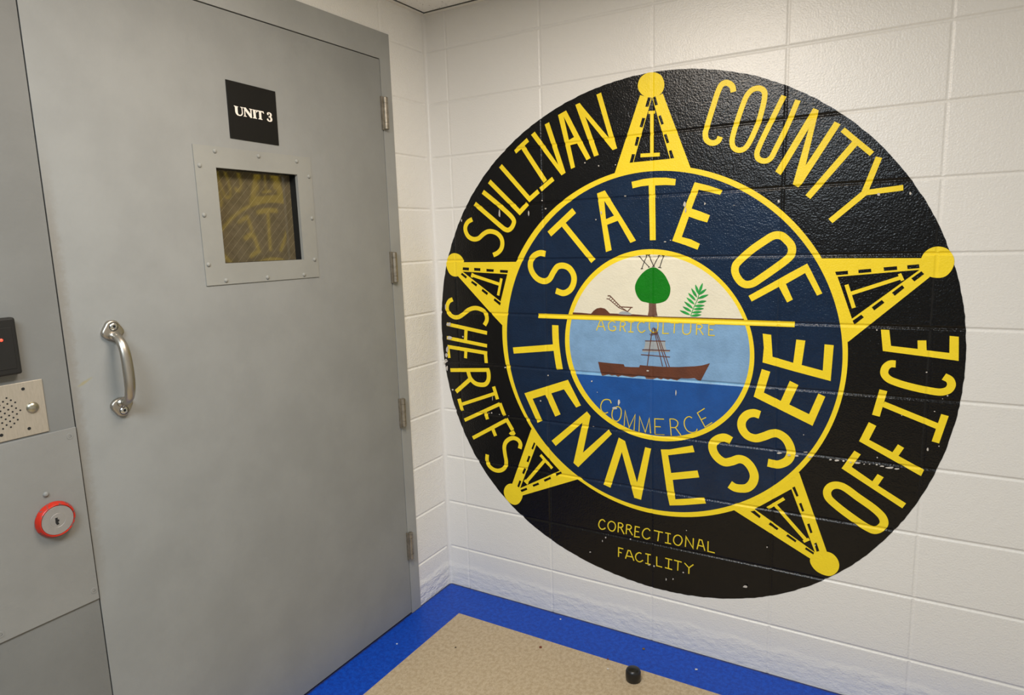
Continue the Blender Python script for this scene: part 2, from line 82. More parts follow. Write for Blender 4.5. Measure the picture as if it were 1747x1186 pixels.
STARS = {
 'top': {'body':[['p',[7801,16892,8716,19342,9118,19181,9479,19286,10400,16895,10340,16575,9821,16738,9157,16821,8332,16787,7836,16726]]],'ball':[['c',[9182,19980,9412,19856,9527,19598,9479,19362,9316,19232,9101,19199,8851,19293,8682,19470,8638,19661,8716,19865,8917,19983]]],'panel':[['p',[9118,19212,8490,17225,9726,17230]],['p',[8985,19235,9085,19216,9002,18940,8894,18954]],['p',[8793,18618,8891,18591,8800,18310,8698,18340]],['p',[8595,18036,8698,18016,8619,17740,8526,17764]],['p',[8432,17493,8543,17476,8466,17221,8351,17221]],['p',[9151,19207,9234,19236,9317,18963,9224,18953]],['p',[9335,18601,9417,18628,9517,18349,9435,18321]],['p',[9518,18003,9607,18025,9700,17744,9618,17721]],['p',[9692,17481,9777,17498,9866,17239,9746,17237]]],'num':[['s',117,0,0,[9119,18765,9122,17424]],['s',93,0,0,[9002,18758,9228,18743]],['s',120,0,0,[8732,17421,9389,17394]]]},
 'right': {'body':[['p',[14211,13955,16883,13926,17262,13812,17101,13391,15170,11487,14901,11474,14517,13022]]],'ball':[['c',[17259,14238,17469,14172,17616,13982,17655,13781,17596,13567,17469,13418,17310,13378,17099,13419,16927,13570,16864,13844,16945,14075,17078,14194]]],'panel':[['p',[14799,13410,16854,13603,15234,12178]],['p',[14729,13556,15061,13586,15073,13483,14765,13457]],['p',[15335,13611,15659,13640,15673,13547,15347,13514]],['p',[15973,13678,16303,13706,16315,13606,15991,13579]],['p',[16550,13732,16834,13757,16851,13652,16567,13627]],['p',[16673,13363,16903,13564,16971,13487,16749,13280]],['p',[16219,12954,16459,13173,16519,13098,16292,12871]],['p',[15732,12526,15977,12746,16044,12668,15797,12439]],['p',[15255,12117,15472,12302,15540,12229,15304,12004]]],'num':[['s',108,0,0,[15142,12907,16424,13391]],['s',109,0,0,[15045,13179,15269,12498]],['s',87,0,0,[16377,13497,16465,13302]]]},
 'left': {'body':[['p',[3960,13969,1402,13980,1002,13890,1122,13433,2570,12035,3151,11501,3412,11491,3586,12598]]],'ball':[['c',[1027,14344,1239,14282,1392,14134,1428,13945,1350,13682,1177,13463,976,13418,761,13493,626,13686,577,13924,673,14189,844,14318]]],'panel':[['p',[1365,13615,3421,13508,3081,12461]],['p',[1381,13784,1675,13768,1659,13657,1368,13676]],['p',[1913,13758,2208,13741,2200,13635,1915,13650]],['p',[2489,13714,2821,13695,2810,13598,2484,13613]],['p',[3106,13673,3460,13657,3440,13553,3102,13574]],['p',[1327,13571,1558,13412,1504,13339,1269,13501]],['p',[1790,13249,2029,13113,1980,13026,1741,13185]],['p',[2272,12941,2523,12778,2468,12696,2226,12859]],['p',[2815,12580,3089,12404,3051,12302,2771,12499]]],'num':[['s',124,0,0,[1801,13476,3074,13119]],['s',112,0,0,[3160,13347,2982,12689]],['s',102,0,0,[1847,13549,1786,13389]]]},
 'lower left': {'body':[['p',[4270,7465,3325,5081,3386,4724,3789,4694,6237,5766,6400,5683,5647,6162,4780,6988,4380,7605]]],'ball':[['c',[3326,5114,3583,5090,3760,4921,3807,4697,3707,4446,3555,4285,3369,4234,3166,4299,2986,4486,2927,4712,3003,4927,3158,5070]]],'panel':[['p',[4499,6894,3708,4995,5491,5996]],['p',[4397,6992,4448,6938,4334,6673,4272,6713]],['p',[4139,6414,4212,6373,4116,6126,4034,6156]],['p',[3906,5856,3998,5815,3898,5603,3820,5640]],['p',[3682,5315,3765,5292,3653,5009,3574,5049]],['p',[5541,5972,5580,5899,5340,5759,5301,5839]],['p',[5074,5685,5107,5607,4826,5442,4782,5516]],['p',[4533,5362,4576,5288,4314,5153,4273,5221]],['p',[4000,5061,4033,4984,3764,4839,3716,4920]]],'num':[['s',131,0,0,[4831,6295,3989,5289]],['s',124,0,0,[4670,6511,5169,6042]],['s',114,0,0,[3919,5360,4077,5238]]]},
 'lower right': {'body':[['p',[11969,5622,14383,4426,14808,4383,14859,4745,13963,7224,13792,7318,12879,6257,11762,5767]]],'ball':[['c',[14793,4765,15002,4742,15155,4603,15222,4392,15173,4171,15002,3989,14824,3964,14579,4046,14421,4222,14378,4390,14468,4587,14615,4708]]],'panel':[['p',[12648,5774,13746,6653,14510,4674]],['p',[12649,5720,12843,5569,12809,5490,12519,5670]],['p',[13145,5412,13405,5249,13359,5186,13099,5331]],['p',[13693,5111,13958,4953,13926,4886,13642,5047]],['p',[14247,4785,14487,4655,14468,4587,14219,4716]],['p',[13772,6703,13848,6757,13968,6465,13908,6427]],['p',[13989,6208,14058,6249,14152,5995,14093,5956]],['p',[14250,5567,14318,5608,14417,5321,14357,5284]],['p',[14479,4959,14543,5008,14637,4748,14561,4706]]],'num':[['s',114,0,0,[13286,6028,14254,5017]],['s',102,0,0,[13051,5877,13546,6304]],['s',88,0,0,[14164,4962,14328,5085]]]},
}
RINGS = {'black': [9147, 11007, 8997, 0, 0, 6, -64, -29, -27, -56, 12, 22, 21], 'yellow_outer': [9148, 11006, 6038, 0, 0, -6, -64, -4, 3], 'blue': [9160, 10985, 5872, 0, 0, -12, -42, 15, -17], 'yellow_inner': [9159, 10985, 3334, 0, 0, 9, -54, 6, -24], 'picture': [9181, 10992, 3168, 0, 0, 16, -52, 5, -10]}
LINES = {'bar': [4731, 11952, 13672, 11953], 'sea': [5967, 9838, 12375, 9870], 'foam': [5969, 9934, 12373, 9959]}
SIGN = [[-8998,18748,-8855,18733,-8851,18726,-8882,18716,-8886,18564,-8865,18521,-8809,18515,-8768,18542,-8749,18584,-8753,18715,-8794,18734,-8793,18740,-8689,18740,-8686,18725,-8720,18712,-8716,18581,-8731,18532,-8773,18495,-8831,18485,-8905,18492,-8952,18532,-8970,18583,-8969,18714,-8999,18737],[-8708,18733,-8611,18748,-8459,18593,-8456,18708,-8493,18726,-8487,18737,-8381,18731,-8377,18719,-8414,18708,-8418,18484,-8471,18485,-8631,18655,-8632,18518,-8590,18504,-8597,18492,-8702,18493,-8698,18505,-8671,18517,-8663,18713,-8705,18722],[-8375,18733,-8238,18729,-8239,18715,-8275,18706,-8274,18516,-8244,18498,-8250,18483,-8393,18488,-8386,18500,-8357,18514,-8363,18716,-8377,18722],[-8257,18731,-7993,18727,-7979,18668,-7999,18665,-8027,18694,-8077,18695,-8082,18510,-8049,18490,-8055,18479,-8200,18486,-8194,18499,-8162,18511,-8157,18699,-8206,18700,-8230,18661,-8250,18662],[-7873,18699,-7840,18724,-7777,18733,-7717,18713,-7696,18667,-7716,18624,-7728,18610,-7696,18574,-7690,18529,-7711,18486,-7765,18463,-7837,18465,-7885,18495,-7892,18527,-7859,18552,-7830,18535,-7827,18511,-7798,18491,-7770,18511,-7760,18553,-7778,18583,-7828,18592,-7832,18604,-7784,18619,-7765,18650,-7772,18689,-7801,18705,-7818,18691,-7811,18659,-7838,18644,-7868,18656]]


# block joints
JX = [0.1014, 0.5035, 0.914, 1.321, 1.7245, 2.130, 2.536, 2.942]
JZ = [2.207, 2.011, 1.807, 1.609, 1.405, 1.198, 0.9925, 0.788, 0.584, 0.3815, 0.1775]
ROOM_X, ROOM_Y, CEIL = 3.0, -4.2, 2.343


# ------------------------------------------------------------------ objects and naming
def tag(o, label=None, cat=None, group=None, kind=None):
    if label: o['label'] = label
    if cat: o['category'] = cat
    if group: o['group'] = group
    if kind: o['kind'] = kind
    return o


def thing(name, loc, label, cat, group=None, kind=None):
    o = bpy.data.objects.new(name, None)
    COL.objects.link(o)
    o.empty_display_size = 0.05
    o.location = loc
    return tag(o, label, cat, group, kind)


def obj(name, bm, mat, parent=None, smooth=False, origin=None):
    """one mesh object; vertices are given in world coordinates"""
    if origin is not None:
        bmesh.ops.translate(bm, verts=bm.verts, vec=-Vector(origin))
    me = bpy.data.meshes.new(name)
    bm.to_mesh(me)
    bm.free()
    if smooth:
        for p in me.polygons: p.use_smooth = True
        me.set_sharp_from_angle(angle=math.radians(38))
    me.materials.append(mat)
    o = bpy.data.objects.new(name, me)
    COL.objects.link(o)
    if origin is not None:
        o.location = origin
    if parent is not None:
        o.parent = parent
        # parents carry no rotation or scale: undo their offset only
        if parent.type == 'EMPTY' or parent.parent is None:
            o.matrix_parent_inverse = Matrix.Translation(-parent.location)
    return o


def struct(name, bm, mat, label, cat, smooth=False):
    return tag(obj(name, bm, mat, None, smooth), label, cat, None, 'structure')


# ------------------------------------------------------------------ mesh helpers
def box(bm, x0, x1, y0, y1, z0, z1, bev=0.0, seg=2):
    r = bmesh.ops.create_cube(bm, size=1.0)
    vs = r['verts']
    for v in vs:
        v.co = Vector(((x0 + x1) / 2 + v.co.x * (x1 - x0), (y0 + y1) / 2 + v.co.y * (y1 - y0), (z0 + z1) / 2 + v.co.z * (z1 - z0)))
    if bev:
        es = list({e for v in vs for e in v.link_edges})
        bmesh.ops.bevel(bm, geom=es, offset=bev, segments=seg, affect='EDGES', profile=0.5)
    return bm


def lathe(bm, axis, origin, prof, n=32):
    """prof = [(distance along axis, radius)]; axis 'x' or 'z'"""
    rings = []
    for d, r in prof:
        ring = []
        for i in range(n):
            a = 2 * math.pi * i / n
            if axis == 'x':
                p = (origin[0] + d, origin[1] + r * math.cos(a), origin[2] + r * math.sin(a))
            else:
                p = (origin[0] + r * math.cos(a), origin[1] + r * math.sin(a), origin[2] + d)
            ring.append(bm.verts.new(p))
        rings.append(ring)
    for a, b in zip(rings, rings[1:]):
        for i in range(n):
            j = (i + 1) % n
            bm.faces.new((a[i], a[j], b[j], b[i]))
    if prof[0][1] > 1e-6: bm.faces.new(rings[0][::-1])
    if prof[-1][1] > 1e-6: bm.faces.new(rings[-1])
    bmesh.ops.recalc_face_normals(bm, faces=bm.faces)
    return bm


def extrude_x(bm, pts, x0, x1, bev=0.0):
    """prism over a (y, z) outline, from x0 to x1, the outer rim bevelled"""
    a = [bm.verts.new((x0, p[0], p[1])) for p in pts]
    b = [bm.verts.new((x1, p[0], p[1])) for p in pts]
    n = len(pts)
    f = bm.faces.new(b)
    bm.faces.new(a[::-1])
    for i in range(n):
        j = (i + 1) % n
        bm.faces.new((a[i], a[j], b[j], b[i]))
    bmesh.ops.recalc_face_normals(bm, faces=bm.faces)
    if bev:
        bmesh.ops.bevel(bm, geom=list(f.edges), offset=bev, segments=3, affect='EDGES', profile=0.5)
    return bm


def tube(bm, path, ra, rb, n=16):
    """elliptic tube; ra = radius across (world y), rb = radius in the plane of the path"""
    rings = []
    for i, p in enumerate(path):
        t = (Vector(path[min(i + 1, len(path) - 1)]) - Vector(path[max(i - 1, 0)])).normalized()
        u = Vector((0, 1, 0))
        w = t.cross(u).normalized()
        rings.append([bm.verts.new(Vector(p) + u * ra[i] * math.cos(2 * math.pi * k / n) + w * rb[i] * math.sin(2 * math.pi * k / n)) for k in range(n)])
    for a, b in zip(rings, rings[1:]):
        for k in range(n):
            j = (k + 1) % n
            bm.faces.new((a[k], a[j], b[j], b[k]))
    bm.faces.new(rings[0][::-1])
    bm.faces.new(rings[-1])
    bmesh.ops.recalc_face_normals(bm, faces=bm.faces)
    return bm


def catmull(P, closed, sub=6):
    P = [Vector(p) for p in P]
    n = len(P)
    res = []
    m = n if closed else n - 1
    for i in range(m):
        if closed:
            q = [P[(i + k) % n] for k in (-1, 0, 1, 2)]
        else:
            p0 = P[i - 1] if i > 0 else P[0] * 2 - P[1]
            p3 = P[i + 2] if i + 2 < n else P[n - 1] * 2 - P[n - 2]
            q = [p0, P[i], P[i + 1], p3]
        t = [0.0]
        for k in range(3):
            t.append(t[-1] + max((q[k + 1] - q[k]).length, 1e-7) ** 0.5)
        for s in range(sub):
            u = t[1] + (t[2] - t[1]) * s / sub
            a1 = q[0].lerp(q[1], (u - t[0]) / (t[1] - t[0]))
            a2 = q[1].lerp(q[2], (u - t[1]) / (t[2] - t[1]))
            a3 = q[2].lerp(q[3], (u - t[2]) / (t[3] - t[2]))
            b1 = a1.lerp(a2, (u - t[0]) / (t[2] - t[0]))
            b2 = a2.lerp(a3, (u - t[1]) / (t[3] - t[1]))
            res.append(b1.lerp(b2, (u - t[1]) / (t[2] - t[1])))
    if not closed:
        res.append(P[-1])
    return res


def pairs(l):
    return [Vector((l[i] / 1e4, l[i + 1] / 1e4)) for i in range(0, len(l), 2)]


def stroke(bm, P, w, closed):
    n = len(P)
    L, Rr = [], []
    for i in range(n):
        a = P[i] - P[i - 1] if (closed or i > 0) else P[1] - P[0]
        b = P[(i + 1) % n] - P[i] if (closed or i < n - 1) else P[-1] - P[-2]
        a = a.normalized()
        b = b.normalized()
        na = Vector((-a.y, a.x))
        nb = Vector((-b.y, b.x))
        mt = na + nb
        if mt.length < 1e-4: mt = na.copy()
        mt.normalize()
        k = min(1 / max(mt.dot(na), 0.2), 2.6) * w / 2
        L.append(bm.verts.new((P[i].x + mt.x * k, 0, P[i].y + mt.y * k)))
        Rr.append(bm.verts.new((P[i].x - mt.x * k, 0, P[i].y - mt.y * k)))
    for i in range(n if closed else n - 1):
        j = (i + 1) % n
        try: bm.faces.new((L[i], Rr[i], Rr[j], L[j]))
        except ValueError: pass


def fill(bm, loops):
    vs = [Vector((p.x, p.y, 0)) for lp in loops for p in lp]
    bv = [bm.verts.new((v.x, 0, v.y)) for v in vs]
    for t in tessellate_polygon([[Vector((p.x, p.y, 0)) for p in lp] for lp in loops]):
        try: bm.faces.new([bv[i] for i in t])
        except ValueError: pass


def shapes_bm(shapes):
    bm = bmesh.new()
    for k, s in enumerate(shapes):
        n0 = len(bm.verts)
        if s[0] == 's':
            P = pairs(s[4])
            if s[2]: P = catmull(P, s[3])
            stroke(bm, P, s[1] / 1e4, s[3])
        elif s[0] == 'c':
            fill(bm, [catmull(pairs(s[1]), True, 5)])
        else:
            fill(bm, [pairs(l) for l in s[1:]])
        bm.verts.ensure_lookup_table()
        for v in bm.verts[n0:]:
            v.co.y = -0.00002 * k            # brush strokes lie on one another
    return bm


def ring_pts(key, n=160):
    c = RINGS[key]
    cx, cz, a0, h = c[0] / 1e4, c[1] / 1e4, c[2] / 1e4, [v / 1e4 for v in c[3:]]
    out = []
    for i in range(n):
        t = 2 * math.pi * i / n
        r = a0
        for k in range(len(h) // 2):
            r += h[2 * k] * math.cos((k + 1) * t) + h[2 * k + 1] * math.sin((k + 1) * t)
        out.append(Vector((cx + r * math.cos(t), cz + r * math.sin(t))))
    return out


# mortar joint profile: (distance from the joint line, share of the depth)
PROF = [(0.0072, 0.0), (0.0058, 0.10), (0.0044, 0.34), (0.0030, 0.72), (0.0014, 0.94), (0.0, 1.0)]
DEPTH_H, DEPTH_V = 0.0034, 0.0018


def groove(v, joints, depth):
    d = min(abs(v - j) for j in joints)
    for (a, fa), (b, fb) in zip(PROF, PROF[1:]):
        if d >= b:
            if d >= a: return 0.0
            return depth * (fa + (fb - fa) * (a - d) / (a - b))
    return depth


def cuts(joints):
    r = []
    for j in joints:
        for d, f in PROF:
            r += [j - d, j + d]
    return sorted(set(round(v, 6) for v in r))


def fade(x):
    """the joints run out in the caulked corner"""
    return min(max((x - 0.008) / 0.02, 0.0), 1.0)


def depth_back(x, z):
    return max(groove(x, JX, DEPTH_V), groove(z, JZ, DEPTH_H)) * fade(x)


def painted(name, shapes, layer, mat, parent, bm=None):
    """a coat of paint that follows the block wall and its joints"""
    bm = bm or shapes_bm(shapes)
    xs = [v.co.x for v in bm.verts]
    zs = [v.co.z for v in bm.verts]
    x0, x1, z0, z1 = min(xs), max(xs), min(zs), max(zs)
    for c in [0.018, 0.028] + cuts(JX):
        if x0 < c < x1:
            bmesh.ops.bisect_plane(bm, geom=bm.verts[:] + bm.edges[:] + bm.faces[:], plane_co=(c, 0, 0), plane_no=(1, 0, 0))
    for c in cuts(JZ):
        if z0 < c < z1:
            bmesh.ops.bisect_plane(bm, geom=bm.verts[:] + bm.edges[:] + bm.faces[:], plane_co=(0, 0, c), plane_no=(0, 0, 1))
    off = 0.0008 + 0.0003 * layer
    for v in bm.verts:
        v.co.y += depth_back(v.co.x, v.co.z) - off
    for f in bm.faces:
        f.normal_update()
        if f.normal.y > 0: f.normal_flip()
    return obj(name, bm, mat, parent)


# ------------------------------------------------------------------ materials
def lin(c):
    return tuple(((v / 255) / 12.92 if v / 255 <= 0.04045 else ((v / 255 + 0.055) / 1.055) ** 2.4) for v in c)


class NT:
    def __init__(self, name):
        self.m = bpy.data.materials.new(name)
        self.m.use_nodes = True
        self.n = self.m.node_tree.nodes
        self.l = self.m.node_tree.links
        self.b = self.n['Principled BSDF']
        self.geo = self.n.new('ShaderNodeNewGeometry')

    def put(self, s, v):
        if isinstance(v, bpy.types.NodeSocket): self.l.new(v, s)
        else: s.default_value = v

    def math(self, op, a, b=None, c=None, clamp=False):
        n = self.n.new('ShaderNodeMath')
        n.operation = op
        n.use_clamp = clamp
        self.put(n.inputs[0], a)
        if b is not None: self.put(n.inputs[1], b)
        if c is not None: self.put(n.inputs[2], c)
        return n.outputs[0]

    def xyz(self):
        s = self.n.new('ShaderNodeSeparateXYZ')
        self.l.new(self.geo.outputs['Position'], s.inputs[0])
        return s.outputs

    def noise(self, scale, detail=2.0, rough=0.5, stretch=None, vec=None):
        n = self.n.new('ShaderNodeTexNoise')
        n.inputs['Scale'].default_value = scale
        n.inputs['Detail'].default_value = detail
        n.inputs['Roughness'].default_value = rough
        src = vec or self.geo.outputs['Position']
        if stretch:
            mp = self.n.new('ShaderNodeMapping')
            mp.inputs['Scale'].default_value = stretch
            self.l.new(src, mp.inputs[0])
            src = mp.outputs[0]
        self.l.new(src, n.inputs['Vector'])
        return n.outputs['Fac']

    def step(self, v, a, b):
        n = self.n.new('ShaderNodeMapRange')
        n.interpolation_type = 'SMOOTHSTEP'
        self.put(n.inputs['Value'], v)
        n.inputs['From Min'].default_value = a
        n.inputs['From Max'].default_value = b
        return n.outputs['Result']

    def mix(self, f, a, b):
        n = self.n.new('ShaderNodeMix')
        n.data_type = 'RGBA'
        self.put(n.inputs[0], f)
        for s, v in ((n.inputs[6], a), (n.inputs[7], b)):
            if isinstance(v, bpy.types.NodeSocket): self.l.new(v, s)
            else: s.default_value = (*v, 1)
        return n.outputs[2]

    def bump(self, h, dist, strength=1.0):
        n = self.n.new('ShaderNodeBump')
        n.inputs['Strength'].default_value = strength
        n.inputs['Distance'].default_value = dist
        self.l.new(h, n.inputs['Height'])
        self.l.new(n.outputs[0], self.b.inputs['Normal'])

    def done(self, color, rough, metal=0.0, spec=0.5):
        c = self.b.inputs['Base Color']
        if isinstance(color, bpy.types.NodeSocket): self.l.new(color, c)
        else: c.default_value = (*color, 1)
        self.put(self.b.inputs['Roughness'], rough)
        self.b.inputs['Metallic'].default_value = metal
        self.b.inputs['Specular IOR Level'].default_value = spec
        return self.m


def plain(name, rgb, rough=0.5, metal=0.0, spec=0.5):
    return NT(name).done(lin(rgb), rough, metal, spec)


def block_paint(name, rgb, rough=0.32, amp=0.0011, base_patch=False, var=0.0, spec=0.5, grain=190):
    t = NT(name)
    h = t.math('ADD', t.math('MULTIPLY', t.noise(grain, 1.5, 0.5), 0.95), t.math('MULTIPLY', t.noise(38, 2, 0.5), 0.75))
    if base_patch:
        z = t.xyz()[2]
        wob = t.math('MULTIPLY', t.noise(9, 2), 0.05)
        mask = t.math('SUBTRACT', 1.0, t.step(t.math('ADD', z, wob), 0.105, 0.135))
        rough_h = t.math('MULTIPLY', t.noise(24, 4, 0.55, (1.0, 1.0, 1.8)), 4.5)
        h = t.math('ADD', h, t.math('MULTIPLY', mask, rough_h))
    t.bump(h, amp)
    c = lin(rgb)
    col = c
    if var:
        n = t.noise(14, 4, 0.6)
        col = t.mix(t.step(n, 0.3, 0.7), tuple(v * (1 - var) for v in c), tuple(min(v * (1 + var), 0.95) for v in c))
    return t.done(col, rough, 0.0, spec)


M = {}
M['wall'] = block_paint('white_block_paint', (228, 226, 222), 0.33, 0.0010, True)
M['wall_left'] = block_paint('white_block_paint_rough_lifted', (240, 238, 234), 0.36, 0.0020, True)  # base colour brightened: light this strip lacks is put into the paint
M['far'] = plain('far_wall_paint', (120, 119, 116), 0.6)
M['black'] = block_paint('black_paint', (9, 8, 8), 0.25, 0.0012, False, 0.15, 0.36)
M['yellow'] = block_paint('yellow_paint', (247, 217, 40), 0.42, 0.0007, False, 0.03, 0.35)
M['yellow_thin'] = block_paint('thin_yellow_paint', (226, 200, 50), 0.45, 0.0007, False, 0.06, 0.3)
M['navy'] = block_paint('navy_paint', (17, 37, 63), 0.25, 0.0011, False, 0.12, 0.36)
M['cream'] = block_paint('cream_paint', (230, 224, 202), 0.40, 0.0008, False, 0.03)
M['river'] = block_paint('light_blue_paint', (126, 164, 202), 0.40, 0.0008, False, 0.10)
M['sea'] = block_paint('deep_blue_paint', (26, 80, 152), 0.34, 0.0008, False, 0.12)
M['foam'] = block_paint('foam_blue_paint', (120, 168, 206), 0.4, 0.0008, False, 0.2)
M['green'] = block_paint('green_paint', (5, 118, 10), 0.45, 0.0008, False, 0.08, 0.3)
M['fern'] = block_paint('leaf_green_paint', (36, 156, 66), 0.42, 0.0008, False, 0.35, 0.5, 120)
M['brown'] = block_paint('brown_paint', (98, 54, 34), 0.42, 0.0008, False, 0.15)
M['trunk'] = block_paint('trunk_brown_paint', (108, 76, 62), 0.45, 0.0008, False, 0.2)
M['ink'] = block_paint('thin_black_paint', (40, 32, 28), 0.45, 0.0007)
M['sail'] = block_paint('grey_sail_paint', (158, 164, 168), 0.45, 0.0008, False, 0.08)
M['chip'] = block_paint('bared_wall_spots', (196, 190, 182), 0.5, 0.0010, False, 0.12)


def door_paint(name, rgb, worn):
    t = NT(name)
    x, y, z = t.xyz()
    h = t.math('ADD', t.math('MULTIPLY', t.noise(150, 2, 0.5), 0.5), t.math('MULTIPLY', t.noise(30, 2), 0.6))
    t.bump(h, 0.00055)
    c = lin(rgb)
    col = t.mix(t.step(t.noise(5, 4, 0.6), 0.3, 0.7), tuple(v * 0.95 for v in c), tuple(v * 1.05 for v in c))
    if worn:
        # brown hand grime along the latch edge
        e = t.math('SUBTRACT', 1.0, t.step(t.math('ADD', t.math('ABSOLUTE', t.math('ADD', y, 1.414)), t.math('MULTIPLY', t.noise(70, 4, 0.7), -0.026)), -0.010, 0.016))
        zz = t.math('MULTIPLY', t.step(z, 0.55, 0.9), t.math('SUBTRACT', 1.0, t.step(z, 1.45, 1.8)))
        col = t.mix(t.math('MULTIPLY', t.math('MULTIPLY', e, zz), 0.38), col, lin((108, 94, 74)))
        # yellow smear beside the pull handle
        dy = t.math('DIVIDE', t.math('ADD', y, 1.383), 0.024)
        dz = t.math('DIVIDE', t.math('SUBTRACT', t.math('SUBTRACT', z, 1.178), t.math('MULTIPLY', t.math('ADD', y, 1.383), 0.45)), 0.0055)
        r = t.math('ADD', t.math('POWER', dy, 2.0), t.math('POWER', dz, 2.0))
        r = t.math('ADD', r, t.math('MULTIPLY', t.noise(120, 3), 0.8))
        col = t.mix(t.math('MULTIPLY', t.math('SUBTRACT', 1.0, t.step(r, 0.3, 1.3)), 0.55), col, lin((150, 138, 84)))
    return t.done(col, 0.55, 0.0, 0.22)


M['door'] = door_paint('grey_door_paint', (142, 143, 141), True)
M['frame'] = door_paint('grey_frame_paint', (158, 159, 157), False)
M['panel'] = door_paint('grey_panel_paint', (118, 118, 115), False)
M['view'] = door_paint('grey_view_plate_paint', (145, 145, 140), False)
M['plate'] = door_paint('grey_plate_paint', (132, 131, 127), False)
M['dark'] = plain('dark_gap', (12, 12, 13), 0.7)
M['gasket'] = plain('black_gasket', (14, 17, 18), 0.5)


def brushed(name, rgb, rough, metal, sc=(1, 1, 1), dirt=0.0):
    t = NT(name)
    n = t.noise(60, 4, 0.6, sc)
    c = lin(rgb)
    col = t.mix(t.step(n, 0.3, 0.75), c, tuple(v * (1 - dirt) for v in c))
    r = t.math('ADD', t.math('MULTIPLY', n, 0.12), rough - 0.06)
    return t.done(col, r, metal)


M['steel'] = brushed('satin_steel', (178, 172, 162), 0.34, 1.0)
M['screw'] = brushed('bright_screw', (205, 205, 200), 0.25, 1.0)
M['hinge'] = brushed('worn_hinge_metal', (160, 152, 138), 0.45, 0.75, (1, 1, 1), 0.35)
M['intercom'] = brushed('brushed_plate', (184, 174, 158), 0.42, 0.55, (1, 6, 1), 0.12)
M['dome'] = brushed('steel_button', (176, 172, 156), 0.3, 1.0)
M['reader'] = plain('black_reader_plastic', (30, 29, 27), 0.5, 0.0, 0.3)
M['sign'] = plain('black_sign_plastic', (18, 17, 15), 0.5, 0.0, 0.25)
M['sign_text'] = plain('white_engraved_letters', (238, 230, 220), 0.5)
M['core'] = brushed('satin_lock_face', (176, 174, 172), 0.42, 0.7, (1, 1, 1), 0.1)


def red_ring():
    t = NT('red_orange_painted_ring')
    n = t.noise(95, 4, 0.65)
    col = t.mix(t.step(n, 0.57, 0.62), lin((180, 36, 15)), lin((80, 76, 76)))
    return t.done(col, 0.35)


M['ring'] = red_ring()

led = NT('red_led')
led.b.inputs['Emission Color'].default_value = (1, 0.06, 0.03, 1)
led.b.inputs['Emission Strength'].default_value = 2.5
M['led'] = led.done((0.6, 0.02, 0.01), 0.3)


def wired_glass():
    t = NT('wired_glass')
    x, y, z = t.xyz()
    def lines(s, pitch, w):
        u = t.math('DIVIDE', t.math('ADD', z, t.math('MULTIPLY', y, s)), pitch)
        d = t.math('ABSOLUTE', t.math('SUBTRACT', t.math('FRACT', u), 0.5))
        return t.math('SUBTRACT', 1.0, t.step(d, w * 0.5, w))
    a = lines(-1.0, 0.0265, 0.026)
    b = lines(1.0, 0.0265, 0.03)
    base = t.mix(t.step(t.noise(40, 3), 0.3, 0.7), lin((88, 79, 58)), lin((98, 88, 66)))
    col = t.mix(t.math('MULTIPLY', b, 0.35), base, lin((44, 40, 32)))
    col = t.mix(t.math('MULTIPLY', a, 0.55), col, lin((160, 150, 120)))
    t.b.inputs['IOR'].default_value = 1.85
    return t.done(col, 0.045, 0.0, 0.5)


M['glass'] = wired_glass()


def vinyl(name, c0, c1, blot, fine, rough, stretch):
    t = NT(name)
    n1 = t.noise(blot, 4, 0.6, stretch)
    n2 = t.noise(fine, 3, 0.6)
    f = t.math('ADD', t.math('MULTIPLY', n1, 0.6), t.math('MULTIPLY', n2, 0.4))
    col = t.mix(t.step(f, 0.36, 0.64), lin(c0), lin(c1))
    x, y, z = t.xyz()
    # dark dirt packed into the joint at the walls
    d = t.math('MINIMUM', x, t.math('MULTIPLY', y, -1.0))
    g = t.math('SUBTRACT', 1.0, t.step(t.math('ADD', d, t.math('MULTIPLY', t.noise(40, 4, 0.7), -0.012)), -0.004, 0.006))
    col = t.mix(t.math('MULTIPLY', g, 0.8), col, lin((48, 42, 34)))
    sp = t.step(t.noise(210, 1, 0.4), 0.76, 0.80)
    col = t.mix(t.math('MULTIPLY', sp, 0.5), col, lin((88, 70, 56)))
    t.bump(t.noise(60, 3), 0.0004)
    return t.done(col, rough, 0.0, 0.3)


M['floor'] = vinyl('beige_vinyl_tile', (168, 148, 118), (192, 174, 146), 85, 240, 0.45, (1.0, 0.8, 1.0))
M['border'] = vinyl('blue_vinyl_tile', (2, 54, 154), (8, 76, 188), 70, 200, 0.40, (1, 1, 1))


def ceiling_mat():
    t = NT('fissured_ceiling_tile')
    f = t.step(t.noise(120, 4, 0.7), 0.62, 0.66)
    col = t.mix(f, lin((242, 240, 234)), lin((160, 156, 146)))
    t.bump(t.noise(120, 4, 0.7), 0.001)
    return t.done(col, 0.8)


M['ceiling'] = ceiling_mat()
M['angle'] = plain('white_metal_angle', (226, 222, 212), 0.5)
M['rubber'] = plain('black_rubber', (20, 20, 20), 0.35)


# ------------------------------------------------------------------ room shell
def grid_wall(us, vs, depth, place):
    """a block wall face: vertices on every joint line, pushed in by the joint depth"""
    bm = bmesh.new()
    g = [[bm.verts.new(place(u, v, depth(u, v))) for v in vs] for u in us]
    for i in range(len(us) - 1):
        for j in range(len(vs) - 1):
            bm.faces.new((g[i][j], g[i + 1][j], g[i + 1][j + 1], g[i][j + 1]))
    return bm


zs = sorted(set([0.0, 2.40] + cuts(JZ)))
xs = sorted(set([0.0, 0.008, 0.018, 0.028, ROOM_X] + cuts(JX)))
bm = grid_wall(xs, zs, depth_back, lambda u, v, d: (u, d, v))
box(bm, -0.15, ROOM_X + 0.1, 0.02, 0.16, -0.05, 2.40)
